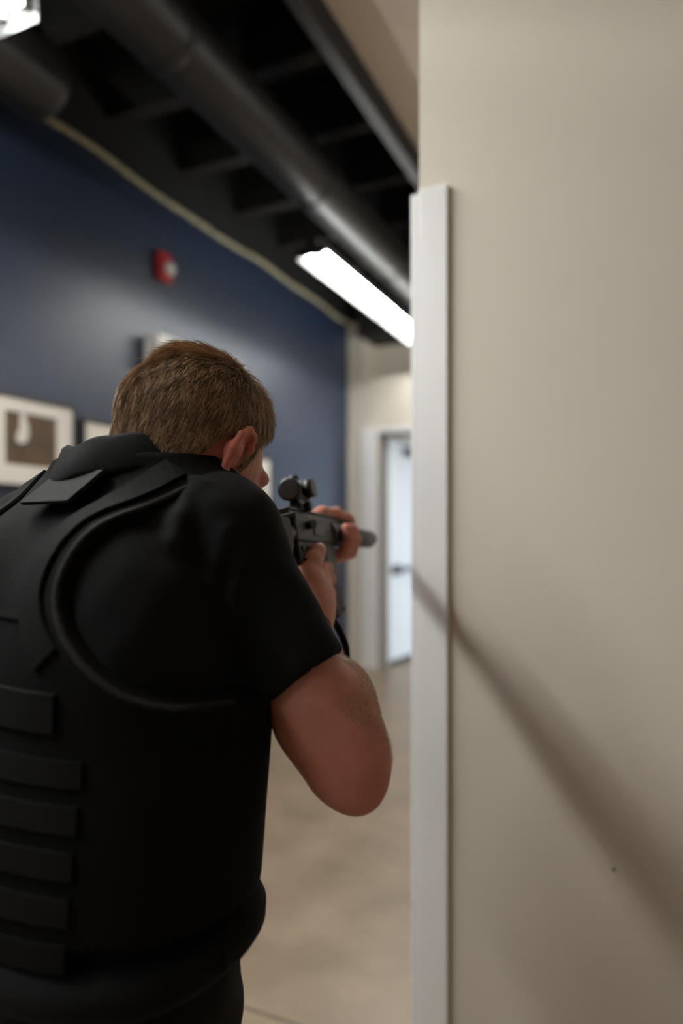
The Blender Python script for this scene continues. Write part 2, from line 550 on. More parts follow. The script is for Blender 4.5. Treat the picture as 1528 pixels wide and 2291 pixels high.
# ================================================================== figure: smooth implicit surfaces meshed on a grid
class Field:
    def __init__(s, lo, hi, h):
        s.lo = np.array(lo, float)
        s.h = h
        s.n = np.ceil((np.array(hi) - s.lo) / h).astype(int) + 1
        s.ax = [(s.lo[i] + h * np.arange(s.n[i])).astype(np.float32) for i in range(3)]
        s.F = np.full(tuple(s.n), 1.0, np.float32)

    def copy(s):
        c = Field.__new__(Field)
        c.lo, c.h, c.n, c.ax, c.F = s.lo, s.h, s.n, s.ax, s.F.copy()
        return c

    def region(s, lo, hi):
        a = np.clip(np.floor((np.array(lo) - s.lo) / s.h).astype(int), 0, s.n)
        b = np.clip(np.ceil((np.array(hi) - s.lo) / s.h).astype(int) + 1, 0, s.n)
        sl = tuple(slice(int(a[i]), int(b[i])) for i in range(3))
        X = s.ax[0][sl[0]][:, None, None]
        Y = s.ax[1][sl[1]][None, :, None]
        Z = s.ax[2][sl[2]][None, None, :]
        return sl, X, Y, Z

    def op(s, prim, k=0.0, mode='add'):
        f, lo, hi = prim
        m = k + 0.02
        sl, X, Y, Z = s.region(np.array(lo) - m, np.array(hi) + m)
        if min(x.stop - x.start for x in sl) <= 0:
            return s
        d = f(X, Y, Z).astype(np.float32)
        A = s.F[sl]
        if mode == 'sub':
            A, d = -A, d
        if k > 0:
            hh = np.maximum(k - np.abs(A - d), 0) / k
            r = np.minimum(A, d) - hh * hh * k * 0.25
        else:
            r = np.minimum(A, d)
        s.F[sl] = -r if mode == 'sub' else r
        return s

    def add(s, prim, k=0.0):
        return s.op(prim, k, 'add')

    def sub(s, prim, k=0.0):
        return s.op(prim, k, 'sub')

    def mesh(s):
        F = s.F
        S = F < 0
        n = s.n
        c = n - 1
        allS = np.ones(tuple(c), bool)
        anyS = np.zeros(tuple(c), bool)
        for i in (0, 1):
            for j in (0, 1):
                for k in (0, 1):
                    q = S[i:i + c[0], j:j + c[1], k:k + c[2]]
                    allS &= q
                    anyS |= q
        act = anyS & ~allS
        del allS, anyS
        ids = np.flatnonzero(act)
        I, J, K = np.unravel_index(ids, tuple(c))
        cor = [(i, j, k) for i in (0, 1) for j in (0, 1) for k in (0, 1)]
        val = np.stack([F[I + i, J + j, K + k] for i, j, k in cor], 1)
        acc = np.zeros((len(ids), 3))
        cnt = np.zeros(len(ids))
        for a in range(8):
            for b_ in range(a + 1, 8):
                ca, cb = np.array(cor[a]), np.array(cor[b_])
                if np.abs(ca - cb).sum() != 1:
                    continue
                va, vb = val[:, a], val[:, b_]
                m = (va < 0) != (vb < 0)
                t = np.where(m, va / np.where(m, va - vb, 1), 0)
                p = ca[None] + (cb - ca)[None] * t[:, None]
                acc[m] += p[m]
                cnt[m] += 1
        V = (acc / cnt[:, None] + np.stack([I, J, K], 1)) * s.h + s.lo
        quads = []
        for axis in range(3):
            u, v = (axis + 1) % 3, (axis + 2) % 3
            sl0 = [slice(None)] * 3
            sl1 = [slice(None)] * 3
            sl0[axis] = slice(0, -1)
            sl1[axis] = slice(1, None)
            A, B = S[tuple(sl0)], S[tuple(sl1)]
            e = np.argwhere(A != B)
            e = e[(e[:, u] > 0) & (e[:, v] > 0) & (e[:, u] < c[u]) & (e[:, v] < c[v])]
            ins = A[e[:, 0], e[:, 1], e[:, 2]]
            q = []
            for du, dv in ((-1, -1), (0, -1), (0, 0), (-1, 0)):
                x = e.copy()
                x[:, u] += du
                x[:, v] += dv
                q.append(np.searchsorted(ids, np.ravel_multi_index((x[:, 0], x[:, 1], x[:, 2]), tuple(c))))
            q = np.stack(q, 1)
            q[~ins] = q[~ins][:, ::-1]
            quads.append(q)
        return V, np.concatenate(quads)


def smooth_mesh(V, Q, it=2, lam=0.5):
    e = np.concatenate([Q[:, [0, 1]], Q[:, [1, 2]], Q[:, [2, 3]], Q[:, [3, 0]]])
    for _ in range(it):
        acc = np.zeros_like(V)
        cnt = np.zeros(len(V))
        np.add.at(acc, e[:, 0], V[e[:, 1]])
        np.add.at(acc, e[:, 1], V[e[:, 0]])
        np.add.at(cnt, e[:, 0], 1)
        np.add.at(cnt, e[:, 1], 1)
        V = V + lam * (acc / np.maximum(cnt, 1)[:, None] - V)
    return V


def np_mesh(name, V, Q, m, parent, origin=(0, 0, 0), smooth=True):
    me = bpy.data.meshes.new(name)
    V = np.asarray(V, np.float32) - np.asarray(origin, np.float32)
    k = Q.shape[1]
    me.vertices.add(len(V))
    me.vertices.foreach_set('co', V.ravel())
    me.loops.add(Q.size)
    me.loops.foreach_set('vertex_index', Q.ravel().astype(np.int32))
    me.polygons.add(len(Q))
    me.polygons.foreach_set('loop_start', np.arange(0, Q.size, k, dtype=np.int32))
    me.polygons.foreach_set('loop_total', np.full(len(Q), k, np.int32))
    me.polygons.foreach_set('use_smooth', np.full(len(Q), smooth))
    me.update(calc_edges=True)
    me.validate()
    me.materials.append(M[m])
    o = bpy.data.objects.new(name, me)
    COL.objects.link(o)
    o.parent = parent
    return o


def cone(a, b, ra, rb):
    a, b = np.asarray(a, float), np.asarray(b, float)
    ba = b - a
    L2 = float(ba @ ba)

    def f(X, Y, Z):
        px, py, pz = X - a[0], Y - a[1], Z - a[2]
        t = np.clip((px * ba[0] + py * ba[1] + pz * ba[2]) / L2, 0, 1)
        return np.sqrt((px - t * ba[0]) ** 2 + (py - t * ba[1]) ** 2 + (pz - t * ba[2]) ** 2) - (ra + t * (rb - ra))
    R = max(ra, rb)
    return f, np.minimum(a, b) - R, np.maximum(a, b) + R


def ell(c, r, R=None):
    c, r = np.asarray(c, float), np.asarray(r, float)
    R = np.eye(3) if R is None else np.asarray(R)       # columns are local axes

    def f(X, Y, Z):
        p = [X - c[0], Y - c[1], Z - c[2]]
        q = [p[0] * R[0, i] + p[1] * R[1, i] + p[2] * R[2, i] for i in range(3)]
        k0 = np.sqrt(sum((q[i] / r[i]) ** 2 for i in range(3)))
        k1 = np.sqrt(sum((q[i] / r[i] ** 2) ** 2 for i in range(3))) + 1e-9
        return k0 * (k0 - 1) / k1
    ext = np.sqrt(((R * r[None]) ** 2).sum(1))
    return f, c - ext, c + ext


def chain(F, pts, rads, k):
    for i in range(len(pts) - 1):
        F.add(cone(pts[i], pts[i + 1], rads[i], rads[i + 1]), k)


def spline(zs, vs):
    """monotone-ish cubic through knots, returns a function"""
    zs, vs = np.asarray(zs, float), np.asarray(vs, float)
    m = np.gradient(vs, zs)

    def f(z):
        z = np.clip(z, zs[0], zs[-1])
        i = np.clip(np.searchsorted(zs, z) - 1, 0, len(zs) - 2)
        h = zs[i + 1] - zs[i]
        t = (z - zs[i]) / h
        return ((2 * t ** 3 - 3 * t ** 2 + 1) * vs[i] + (t ** 3 - 2 * t ** 2 + t) * h * m[i]
                + (-2 * t ** 3 + 3 * t ** 2) * vs[i + 1] + (t ** 3 - t ** 2) * h * m[i + 1])
    return f


# body axes (camera-aligned: right, ahead, up)
YAW = math.radians(35)
E1 = np.array((math.cos(YAW), -math.sin(YAW), 0))       # wearer's right
E2 = np.array((math.sin(YAW), math.cos(YAW), 0))        # wearer's front

# torso loft: z, centre right, centre ahead, half width, half depth
TK = np.array([
    (0.66, -0.290, 0.760, .180, .130),
    (0.76, -0.289, 0.758, .188, .130),
    (0.86, -0.287, 0.756, .190, .124),
    (0.96, -0.282, 0.762, .192, .122),
    (1.06, -0.275, 0.775, .190, .122),
    (1.14, -0.267, 0.790, .178, .120),
    (1.20, -0.260, 0.805, .160, .108),
    (1.26, -0.250, 0.822, .128, .086),
    (1.31, -0.240, 0.840, .075, .062),
])
tc_r, tc_d, t_a, t_b = [spline(TK[:, 0], TK[:, i]) for i in (1, 2, 3, 4)]
SUP = 2.4


def loft(off=0.0, z0=0.66, z1=1.31, kz=0.03):
    def f(X, Y, Z):
        z = Z[0, 0, :].astype(float)
        cr, cd, a, b_ = [q(z)[None, None, :] for q in (tc_r, tc_d, t_a, t_b)]
        a, b_ = a + off, b_ + off
        dx, dy = X - cr, Y - cd
        u = np.abs(dx * E1[0] + dy * E1[1]) / a
        v = np.abs(dx * E2[0] + dy * E2[1]) / b_
        k = (u ** SUP + v ** SUP + 1e-9) ** (1 / SUP)
        d = (k - 1) * np.minimum(a, b_)
        return np.maximum(d, np.maximum(z0 - off - Z, Z - z1 - off))
    return f, np.array((-.62, .5, z0 - off)), np.array((.05, 1.05, z1 + off))


def torso_pt(x, z, off=0.0, side=-1):
    """surface point of the torso at lateral x, height z, on the back (side -1) or chest"""
    a, b_ = float(t_a(z)) + off, float(t_b(z)) + off
    v = b_ * max(0.0, 1 - abs(x / a) ** SUP) ** (1 / SUP)
    c = np.array((float(tc_r(z)), float(tc_d(z)), z))
    return c + E1 * x + E2 * v * side


# head axes
HY, HP, HR = math.radians(38), math.radians(28), math.radians(5)
hf0 = np.array((math.sin(HY), math.cos(HY), 0))
hr0 = np.array((math.cos(HY), -math.sin(HY), 0))
up0 = np.array((0, 0, 1.0))
hf = hf0 * math.cos(HP) - up0 * math.sin(HP)
hu = hf0 * math.sin(HP) + up0 * math.cos(HP)
hr = hr0 * math.cos(HR) - hu * math.sin(HR)
hu = hu * math.cos(HR) + hr0 * math.sin(HR)
HRM = np.stack([hr, hf, hu], 1)
HC = np.array((-.184, .848, 1.333))


def hd(x, y, z):
    return HC + hr * x + hf * y + hu * z


# rifle axes
GA, GP, GC = math.radians(14), math.radians(1.9), math.radians(11)
gf = np.array((math.sin(GA) * math.cos(GP), math.cos(GA) * math.cos(GP), -math.sin(GP)))
gr0 = np.array((math.cos(GA), -math.sin(GA), 0))
gu0 = np.cross(gr0, gf)
gu = gu0 * math.cos(GC) - gr0 * math.sin(GC)
gr = gr0 * math.cos(GC) + gu0 * math.sin(GC)
GO = pt(675, 1187, 1.05)


def gn(x, y, z):
    return GO + gr * x + gf * y + gu * z


# joints
TRAP = np.array((-.245, .835, 1.280))
NECK = np.array((-.238, .838, 1.303))
SH_R = np.array((-.124, .772, 1.240))
EL_R = pt(764, 1708, .725)
WR_R = pt(690, 1405, .955)
SH_L = np.array((-.400, .920, 1.235))
EL_L = np.array((-.235, 1.105, 1.04))
WR_L = gn(-.036, .085, -.066)
PEL = np.array((-.289, .758, .76))
HIP_R, HIP_L = PEL + E1 * .085, PEL - E1 * .085
KN_R = np.array((HIP_R[0] + .005, HIP_R[1] + .19, .455))
KN_L = np.array((HIP_L[0], HIP_L[1], .455)) + E2 * .27 - E1 * .06
AN_R = np.array((KN_R[0] + .02, KN_R[1] - .20, .10))
AN_L = np.array((KN_L[0], KN_L[1], .10)) - E2 * .10 - E1 * .03

ROOT = np.array((PEL[0], PEL[1], 0.0))
person = empty('person', rd2w(ROOT[0], ROOT[1], 0), (0, 0, TH))
tag(person, 'person in black vest and black short-sleeved shirt, seen from behind, aiming a rifle', 'person')

# ---------------------------------------------------------------- skin
B = Field((-.50, .50, 0.03), (.13, 1.42, 1.50), .0030)
# torso and legs under the clothes
B.add(loft(-.022, .70, 1.30), 0)
for h_, k_, a_ in ((HIP_R, KN_R, AN_R), (HIP_L, KN_L, AN_L)):
    B.add(cone(h_, k_, .070, .050), .03)
    B.add(cone(k_, a_, .050, .035), .02)
    B.add(cone(a_, a_ + E2 * .10 + np.array((0, 0, -.045)), .032, .024), .02)
# neck
B.add(cone(NECK - up0 * .02, hd(0, -.024, -.045), .066, .061), .03)
# cranium, face, jaw
B.add(ell(hd(0, -.010, .028), (.0755, .094, .083), HRM), .03)
B.add(ell(hd(0, .030, -.030), (.062, .066, .083), HRM), .03)
for s in (-1, 1):
    B.add(cone(hd(s * .056, .002, -.058), hd(s * .012, .078, -.103), .019, .018), .025)
    B.add(ell(hd(s * .042, .068, -.022), (.024, .022, .020), HRM), .02)      # cheekbone
    B.add(cone(hd(s * .040, .082, .020), hd(s * .012, .092, .018), .010, .010), .015)    # brow
    B.sub(ell(hd(s * .031, .100, .002), (.017, .016, .012), HRM), .012)
    B.add(ell(hd(s * .031, .079, .001), (.015, .012, .012), HRM), .006)
B.add(cone(hd(0, .092, .012), hd(0, .110, -.028), .008, .009), .014)
for s in (-1, 1):
    B.add(ell(hd(s * .011, .104, -.034), (.008, .010, .008), HRM), .008)
B.add(cone(hd(-.020, .092, -.064), hd(.020, .092, -.064), .006, .006), .008)
B.add(cone(hd(-.016, .090, -.073), hd(.016, .090, -.073), .007, .007), .008)
B.add(ell(hd(0, .086, -.100), (.020, .016, .014), HRM), .02)
# ears: rim, back shell, lobe
for s in (-1, 1):
    def er(y_, z_, o_):
        return hd(s * (.0735 + o_), y_, z_)
    rim = [er(.012, .002, .004), er(.014, .020, .010), er(.006, .033, .016), er(-.007, .034, .020), er(-.016, .022, .022),
           er(-.017, .004, .020), er(-.012, -.012, .014), er(-.004, -.026, .008)]
    chain(B, rim, [.0035, .0040, .0042, .0042, .0042, .0042, .0042, .0055], .004)
    c_e = er(-.004, .006, .010)
    eu = (er(0, .034, .016) - er(0, -.026, .006)); eu /= np.linalg.norm(eu)
    ev = (er(-.017, .01, .021) - er(.012, .01, .003)); ev /= np.linalg.norm(ev)
    ew = np.cross(eu, ev)
    B.add(ell(c_e, (.029, .0155, .0030), np.stack([eu, ev, ew], 1)), .004)
    B.add(cone(er(-.002, .004, -.006), er(-.008, .006, .010), .016, .012), .008)
    B.sub(ell(er(.008, .004, .013), (.006, .008, .012), HRM), .004)
# right arm
B.add(cone(SH_R, SH_R * .45 + EL_R * .55, .046, .044), .03)
B.add(cone(SH_R * .5 + EL_R * .5, EL_R, .0440, .0385), .02)
B.add(ell(SH_R * .22 + EL_R * .78 + np.array((-.002, -.002, 0)), (.043, .040, .055)), .02)      # triceps
B.add(ell(EL_R + np.array((.018, -.008, -.022)), (.024, .024, .026)), .03)                     # point of the elbow
fm = EL_R * .62 + WR_R * .38
B.add(cone(EL_R + np.array((.008, .012, .010)), fm, .040, .043), .03)
B.add(ell(EL_R * .72 + WR_R * .28 + np.array((.012, 0, .010)), (.036, .075, .052)), .03)
B.add(cone(fm, WR_R, .042, .027), .02)
# left arm
B.add(cone(SH_L, EL_L, .052, .042), .03)
B.add(cone(EL_L, EL_L * .6 + WR_L * .4, .043, .042), .02)
B.add(cone(EL_L * .6 + WR_L * .4, WR_L, .042, .026), .02)
for sh in (SH_R, SH_L):
    B.add(cone(sh, np.array((-.255, .815, 1.22)), .050, .06), .03)
# right hand on the grip
K_ = [gn(.016, -.006, -.064), gn(.019, -.012, -.083), gn(.019, -.022, -.101), gn(.018, -.032, -.117)]
for kk in K_:
    B.add(cone(WR_R * .82 + kk * .18, kk, .0225, .0125), .018)
B.add(ell((WR_R + K_[1]) / 2, (.024, .038, .036)), .02)
fing = [
    [K_[0], gn(.021, .026, -.062), gn(.017, .044, -.061), gn(.008, .058, -.060)],
    [K_[1], gn(.023, .022, -.080), gn(.006, .032, -.082), gn(-.016, .022, -.082)],
    [K_[2], gn(.022, .010, -.100), gn(.004, .019, -.101), gn(-.017, .009, -.100)],
    [K_[3], gn(.020, -.003, -.118), gn(.002, .006, -.119), gn(-.016, -.004, -.117)],
]
for q in fing:
    chain(B, q, [.0112, .0098, .0088, .0076], .006)
th = [WR_R * .65 + gn(.008, -.055, -.080) * .35, gn(.008, -.060, -.074), gn(.018, -.040, -.052), gn(.022, -.018, -.038), gn(.0235, -.002, -.032)]
chain(B, th, [.023, .0190, .0135, .0115, .0095], .010)
B.add(cone(gn(.014, -.052, -.078), K_[1], .018, .012), .012)
# left hand round the hand guard
pal = gn(-.026, .150, -.030)
B.add(cone(WR_L, pal, .025, .021), .015)
ys = [.222, .201, .180, .160]
ln = [1.0, 1.05, 1.0, .86]
for yy, l_ in zip(ys, ln):
    kn = gn(-.028, yy - .006, -.030)
    B.add(cone(gn(-.032, .126, -.040), kn, .019, .0125), .012)
    q = [kn, gn(-.008, yy, -.040), gn(.018, yy + .002, -.036), gn(.0305, yy + .003, -.016), gn(.0310, yy + .002, .006 * l_)]
    chain(B, q, [.0120, .0108, .0102, .0093, .0080], .004)
th = [gn(-.034, .105, -.040), gn(-.034, .112, -.006), gn(-.024, .128, .026), gn(-.008, .165, .0385), gn(.007, .208, .0375), gn(.018, .246, .030), gn(.023, .264, .024)]
chain(B, th, [.021, .0165, .0140, .0120, .0108, .0085, .0060], .008)
V, Q = B.mesh()
V = smooth_mesh(V, Q, 2, .35)
bo_ = np_mesh('body', V, Q, 'skin', person, ROOT)
hl_ = (V - HC) @ HRM
ear_ = np.exp(-(((np.abs(hl_[:, 0]) - .088) / .016) ** 2 + ((hl_[:, 1] + .002) / .028) ** 2 + ((hl_[:, 2] - .004) / .045) ** 2))
nk_ = .75 * np.exp(-(((hl_[:, 1] + .045) / .045) ** 2 + ((hl_[:, 2] + .05) / .05) ** 2)) * (np.linalg.norm(V - HC, axis=1) < .2)
hnd_ = .55 * np.exp(-(np.linalg.norm(V - gn(.02, .20, -.01), axis=1) / .07) ** 2) + .35 * np.exp(-(np.linalg.norm(V - EL_R, axis=1) / .07) ** 2)
at_ = bo_.data.attributes.new('flush', 'FLOAT', 'POINT')
at_.data.foreach_set('value', np.clip(ear_ + nk_ + hnd_, 0, 1).astype(np.float32))
del B

# eyes
for s in (-1, 1):
    e = MB()
    bmesh.ops.create_uvsphere(e.bm, u_segments=16, v_segments=12, radius=.0118)
    eo = e.build('eye', 'eye', person)
    eo.location = Vector(hd(s * .031, .0770, .001) - ROOT)
    i_ = MB().lathe([(0, .006), (.0012, .0045), (.0016, .0005)], Vector(hf) * .0106, hf, 16).build('iris', 'iris', eo)

# ---------------------------------------------------------------- clothes
T = Field((-.60, .48, .60), (.12, 1.12, 1.42), .004)
T.add(loft(.004, .70, 1.30), 0)
for s, sh in ((1, SH_R), (-1, SH_L)):
    T.add(cone(TRAP + E1 * s * .03, sh - up0 * .004 - E1 * s * .03, .058, .046), .05)
    T.add(cone(np.array((-.262, .80, 1.17)) + E1 * s * .06, sh - E1 * s * .045 - up0 * .012, .085, .056), .05)
    T.add(ell(np.array((-.262, .775, 1.14)) + E1 * s * .085 - E2 * .055, (.075, .055, .095), np.stack([E1, E2, up0], 1)), .05)   # shoulder blade

shirt = T.copy()
HEM = SH_R * .345 + EL_R * .655
ax_r = (EL_R - SH_R) / np.linalg.norm(EL_R - SH_R)
shirt.add(ell(SH_R + np.array((-.012, -.002, .000)), (.056, .060, .060)), .035)
shirt.add(cone(SH_R + np.array((-.006, 0, -.004)), HEM + ax_r * .05, .0575, .0575), .035)
shirt.add(cone(SH_L, SH_L * .40 + EL_L * .60, .066, .064), .04)
# sleeve opening and hem
n_ = ax_r


def plane_cut(p0, n, lo, hi):
    def f(X, Y, Z):
        return -((X - p0[0]) * n[0] + (Y - p0[1]) * n[1] + (Z - p0[2]) * n[2])
    return f, np.array(lo), np.array(hi)


def cyl_cut(a, b, R):
    """finite cylinder used to hollow a sleeve"""
    a, b = np.asarray(a), np.asarray(b)
    L = np.linalg.norm(b - a)
    u = (b - a) / L

    def f(X, Y, Z):
        px, py, pz = X - a[0], Y - a[1], Z - a[2]
        t = px * u[0] + py * u[1] + pz * u[2]
        rr = np.sqrt(np.maximum(px * px + py * py + pz * pz - t * t, 0))
        return np.maximum(rr - R, np.maximum(-t, t - L))
    return f, np.minimum(a, b) - R, np.maximum(a, b) + R


hem_n = ax_r + .15 * np.array((.888, 0, .46)); hem_n /= np.linalg.norm(hem_n)
shirt.sub(plane_cut(HEM, hem_n, HEM - np.array((.085, .11, .13)), HEM + np.array((.13, .11, .10))), 0)
shirt.sub(cyl_cut(HEM - ax_r * .018, HEM + ax_r * .07, .0470), 0.003)
HEM_L = SH_L * .45 + EL_L * .55
ax_l = (EL_L - SH_L) / np.linalg.norm(EL_L - SH_L)
shirt.sub(plane_cut(HEM_L, ax_l, HEM_L - .09, HEM_L + .09), 0)
# neck opening
shirt.sub(cyl_cut(NECK - up0 * .02, NECK + np.array((.03, .02, .16)), .066), .004)
# wrinkles
sl, X, Y, Z = shirt.region((-.6, .48, .6), (.12, 1.12, 1.42))
s1 = np.sin(X * 61 + Z * 33 + 3 * np.sin(Y * 24 + Z * 17)) * np.sin(Z * 47 - X * 30 + 1.3 + 2 * np.sin(X * 19))
shirt.F += (.0011 * s1).astype(np.float32)
# pinched folds between vest edge and shoulder, and creases towards the arm
def fsample(Fd, p):
    q = (np.asarray(p) - Fd.lo) / Fd.h
    i = np.clip(np.floor(q).astype(int), 0, Fd.n - 2)
    t = q - i
    v = 0.0
    for a in (0, 1):
        for b_ in (0, 1):
            for c in (0, 1):
                w_ = (t[0] if a else 1 - t[0]) * (t[1] if b_ else 1 - t[1]) * (t[2] if c else 1 - t[2])
                v += w_ * Fd.F[i[0] + a, i[1] + b_, i[2] + c]
    return v


def hit(Fd, px, py):
    d = .5
    while d < 1.0 and fsample(Fd, pt(px, py, d)) > .0005:
        d += .002
    return d


for pth, r_ in (([(292, 1082), (318, 1125), (345, 1165)], .0085), ([(322, 1066), (352, 1120), (388, 1180), (400, 1230)], .0085),
                ([(345, 1056), (395, 1068), (450, 1085)], .007), ([(505, 1190), (488, 1245), (465, 1310)], .008),
                ([(425, 1110), (405, 1160), (384, 1215)], .008), ([(545, 1250), (520, 1330), (512, 1400)], .007)):
    pp = [pt(x, y, hit(shirt, x, y) + r_ * .50) for x, y in pth]
    for p0, p1 in zip(pp, pp[1:]):
        shirt.add(cone(p0, p1, r_, r_), .010)
V, Q = shirt.mesh()
V = smooth_mesh(V, Q, 3, .5)
np_mesh('shirt', V, Q, 'shirt', person, ROOT)
del shirt

# collar
ca = np.array((-.240, .832, 1.322))
cu = np.array((-.10, .03, 1.0)); cu = cu / np.linalg.norm(cu)
ce1 = E1 - cu * (E1 @ cu); ce1 /= np.linalg.norm(ce1)
ce2 = np.cross(cu, ce1)


def collar_pt(phi, h, o):
    # phi 0 = wearer's right, 90 = front; the fold hugs the neck and rolls outwards
    return ca + ce1 * math.cos(phi) * (.072 + o) + ce2 * math.sin(phi) * (.072 + o) + cu * h


mb = MB()
prof = [(-.040, .006), (.002, .002), (.018, .003), (.023, .008), (.019, .014), (.004, .021), (-.016, .032), (-.022, .031), (-.018, .025), (-.002, .015), (-.038, .010)]
rings = []
N = 64
for i in range(N + 1):
    phi = math.radians(90 + 360 * i / N)
    wob = .0025 * math.sin(phi * 5) + .0015 * math.sin(phi * 9 + 1)
    drop = -.012 * max(0, math.sin(phi))
    rings.append([mb.bm.verts.new(Vector(collar_pt(phi, h + (drop if h > 0 else 0) + wob, o * (1 + .15 * math.sin(phi * 3))) - ROOT)) for h, o in prof])
for a_, b_ in zip(rings, rings[1:]):
    for k in range(len(prof)):
        f = mb.bm.faces.new((a_[k], a_[(k + 1) % len(prof)], b_[(k + 1) % len(prof)], b_[k]))
        f.smooth = True
bmesh.ops.remove_doubles(mb.bm, verts=mb.bm.verts[:], dist=1e-5)
mb.build('collar', 'shirt', person)

# ---------------------------------------------------------------- vest
VO = .015
wv = spline([.60, 1.02, 1.06, 1.09, 1.115, 1.15, 1.18, 1.22, 1.26, 1.30, 1.40], [.40, .40, .27, .195, .162, .130, .114, .112, .122, .140, .15])
vest = T.copy()
vest.F -= VO
sl, X, Y, Z = vest.region((-.6, .48, .6), (.12, 1.12, 1.42))
z = Z[0, 0, :].astype(float)
cr, cd = tc_r(z)[None, None, :], tc_d(z)[None, None, :]
lat = np.abs((X - cr) * E1[0] + (Y - cd) * E1[1])
cut = (lat - wv(z)[None, None, :]) * .8
zb = .888
vest.F = np.maximum(vest.F, np.maximum(cut, zb - Z)).astype(np.float32)
vest.sub(cyl_cut(ca - cu * .05 + E2 * .012, ca + cu * .2 + E2 * .012, .088), .012)
V, Q = vest.mesh()
V = smooth_mesh(V, Q, 3, .5)
vo = np_mesh('vest', V, Q, 'vest', person, ROOT)
FV = vest


def on_back(x, z, off):
    """march from behind onto the padded torso surface at lateral x, height z"""
    c = np.array((float(tc_r(z)), float(tc_d(z)), z)) + E1 * x
    t = -.26
    for _ in range(60):
        p = c + E2 * t
        v = fsample(T, p) - off
        if v < .0004:
            break
        t += max(.0006, min(v * .7, .02))
    return c + E2 * t if t < .05 else None


def back_normal(p):
    e = .006
    g = np.array([fsample(T, p + np.eye(3)[i] * e) - fsample(T, p - np.eye(3)[i] * e) for i in range(3)])
    return g / np.linalg.norm(g)


def band(name, pts, half, th, m, parent, lift=.001):
    nr = [back_normal(p) for p in pts]
    ps, sd = [], []
    for i, p in enumerate(pts):
        t = pts[min(i + 1, len(pts) - 1)] - pts[max(i - 1, 0)]
        t = t / np.linalg.norm(t)
        s_ = np.cross(nr[i], t)
        sd.append(s_ / np.linalg.norm(s_))
        ps.append(p - ROOT + nr[i] * lift)
    mb = MB()
    mb.strip(ps, nr, sd, half, th)
    o = mb.build(name, m, parent)
    for f in o.data.polygons:
        f.use_smooth = False
    return o


# bound edges of the arm holes
for s in (1, -1):
    edge = [q for q in (on_back(s * (float(wv(z)) - .006), z, VO - .004) for z in np.linspace(1.075, 1.325, 50)) if q is not None]
    mb = MB().tube([Vector(p - ROOT) for p in edge], .0042, 8)
    mb.build('edge_binding', 'handle', vo)
    inner = [q for q in (on_back(s * (float(wv(z)) - .034), z, VO) for z in np.linspace(1.13, 1.31, 36)) if q is not None]
    band('shoulder_strap', inner, .016, .003, 'webbing', vo)
# horizontal webbing rows on the back panel
for i, z in enumerate((1.035, .998, .961, .924, .887)):
    row = [on_back(x, z, VO) for x in np.linspace(-.165, .150, 34)]
    band('webbing', row, .0120, .0025, 'webbing', vo)
band('yoke_seam', [on_back(x, 1.165, VO) for x in np.linspace(-.085, .085, 20)], .004, .003, 'webbing', vo)
# hook-and-loop name panel
band('loop_panel', [on_back(x, 1.085, VO) for x in np.linspace(-.125, .125, 24)], .018, .004, 'webbing', vo)
# drag handle flap
hp = on_back(.018, 1.282, VO)
hn = back_normal(hp)
hs = E1
ht = np.cross(hs, hn); ht /= np.linalg.norm(ht)
if ht[2] < 0: ht = -ht
mb = MB()
vs = []
for (u, v, o_) in ((-.042, .026, .002), (.042, .026, .002), (.042, -.026, .017), (-.042, -.026, .017)):
    vs.append(hp - ROOT + hs * u + ht * v + hn * o_)
a_ = [mb.bm.verts.new(Vector(v)) for v in vs]
b_ = [mb.bm.verts.new(Vector(v + hn * .005)) for v in vs]
mb.bm.faces.new(a_[::-1]); mb.bm.faces.new(b_)
for i in range(4):
    mb.bm.faces.new((a_[i], a_[(i + 1) % 4], b_[(i + 1) % 4], b_[i]))
mb.build('drag_handle', 'handle', vo)
# ---------------------------------------------------------------- trousers and boots
P = Field((-.62, .44, .05), (.08, 1.28, .84), .005)
P.add(loft(-.004, .70, .845), 0)
for h_, k_, a_ in ((HIP_R, KN_R, AN_R), (HIP_L, KN_L, AN_L)):
    P.add(cone(h_ - E2 * .01, k_, .098, .072), .06)
    P.add(cone(k_, a_ + up0 * .02, .070, .060), .03)
    P.add(ell(h_ - E2 * .045 + up0 * -.02, (.085, .08, .10)), .05)
sl, X, Y, Z = P.region((-.62, .44, .05), (.08, 1.28, .84))
P.F += (.003 * np.sin(Z * 60 + X * 25) * np.sin(X * 40 + Y * 33)).astype(np.float32)
V, Q = P.mesh()
V = smooth_mesh(V, Q, 2, .5)
np_mesh('trousers', V, Q, 'pants', person, ROOT)
# rolled shirt hem and belt
ring = []
for i in range(72):
    w_ = 2 * math.pi * i / 72
    cz = .852
    c_, s_ = math.cos(w_), math.sin(w_)
    a1, b1 = float(t_a(cz)) + .008, float(t_b(cz)) + .008
    ring.append(Vector(np.array((float(tc_r(cz)), float(tc_d(cz)), cz + .004 * math.sin(w_ * 3))) + E1 * a1 * np.sign(c_) * abs(c_) ** (2 / SUP) + E2 * b1 * np.sign(s_) * abs(s_) ** (2 / SUP) - ROOT))
ring.append(ring[0])
MB().tube(ring, .024, 12, close=False).build('shirt_hem', 'shirt', person)

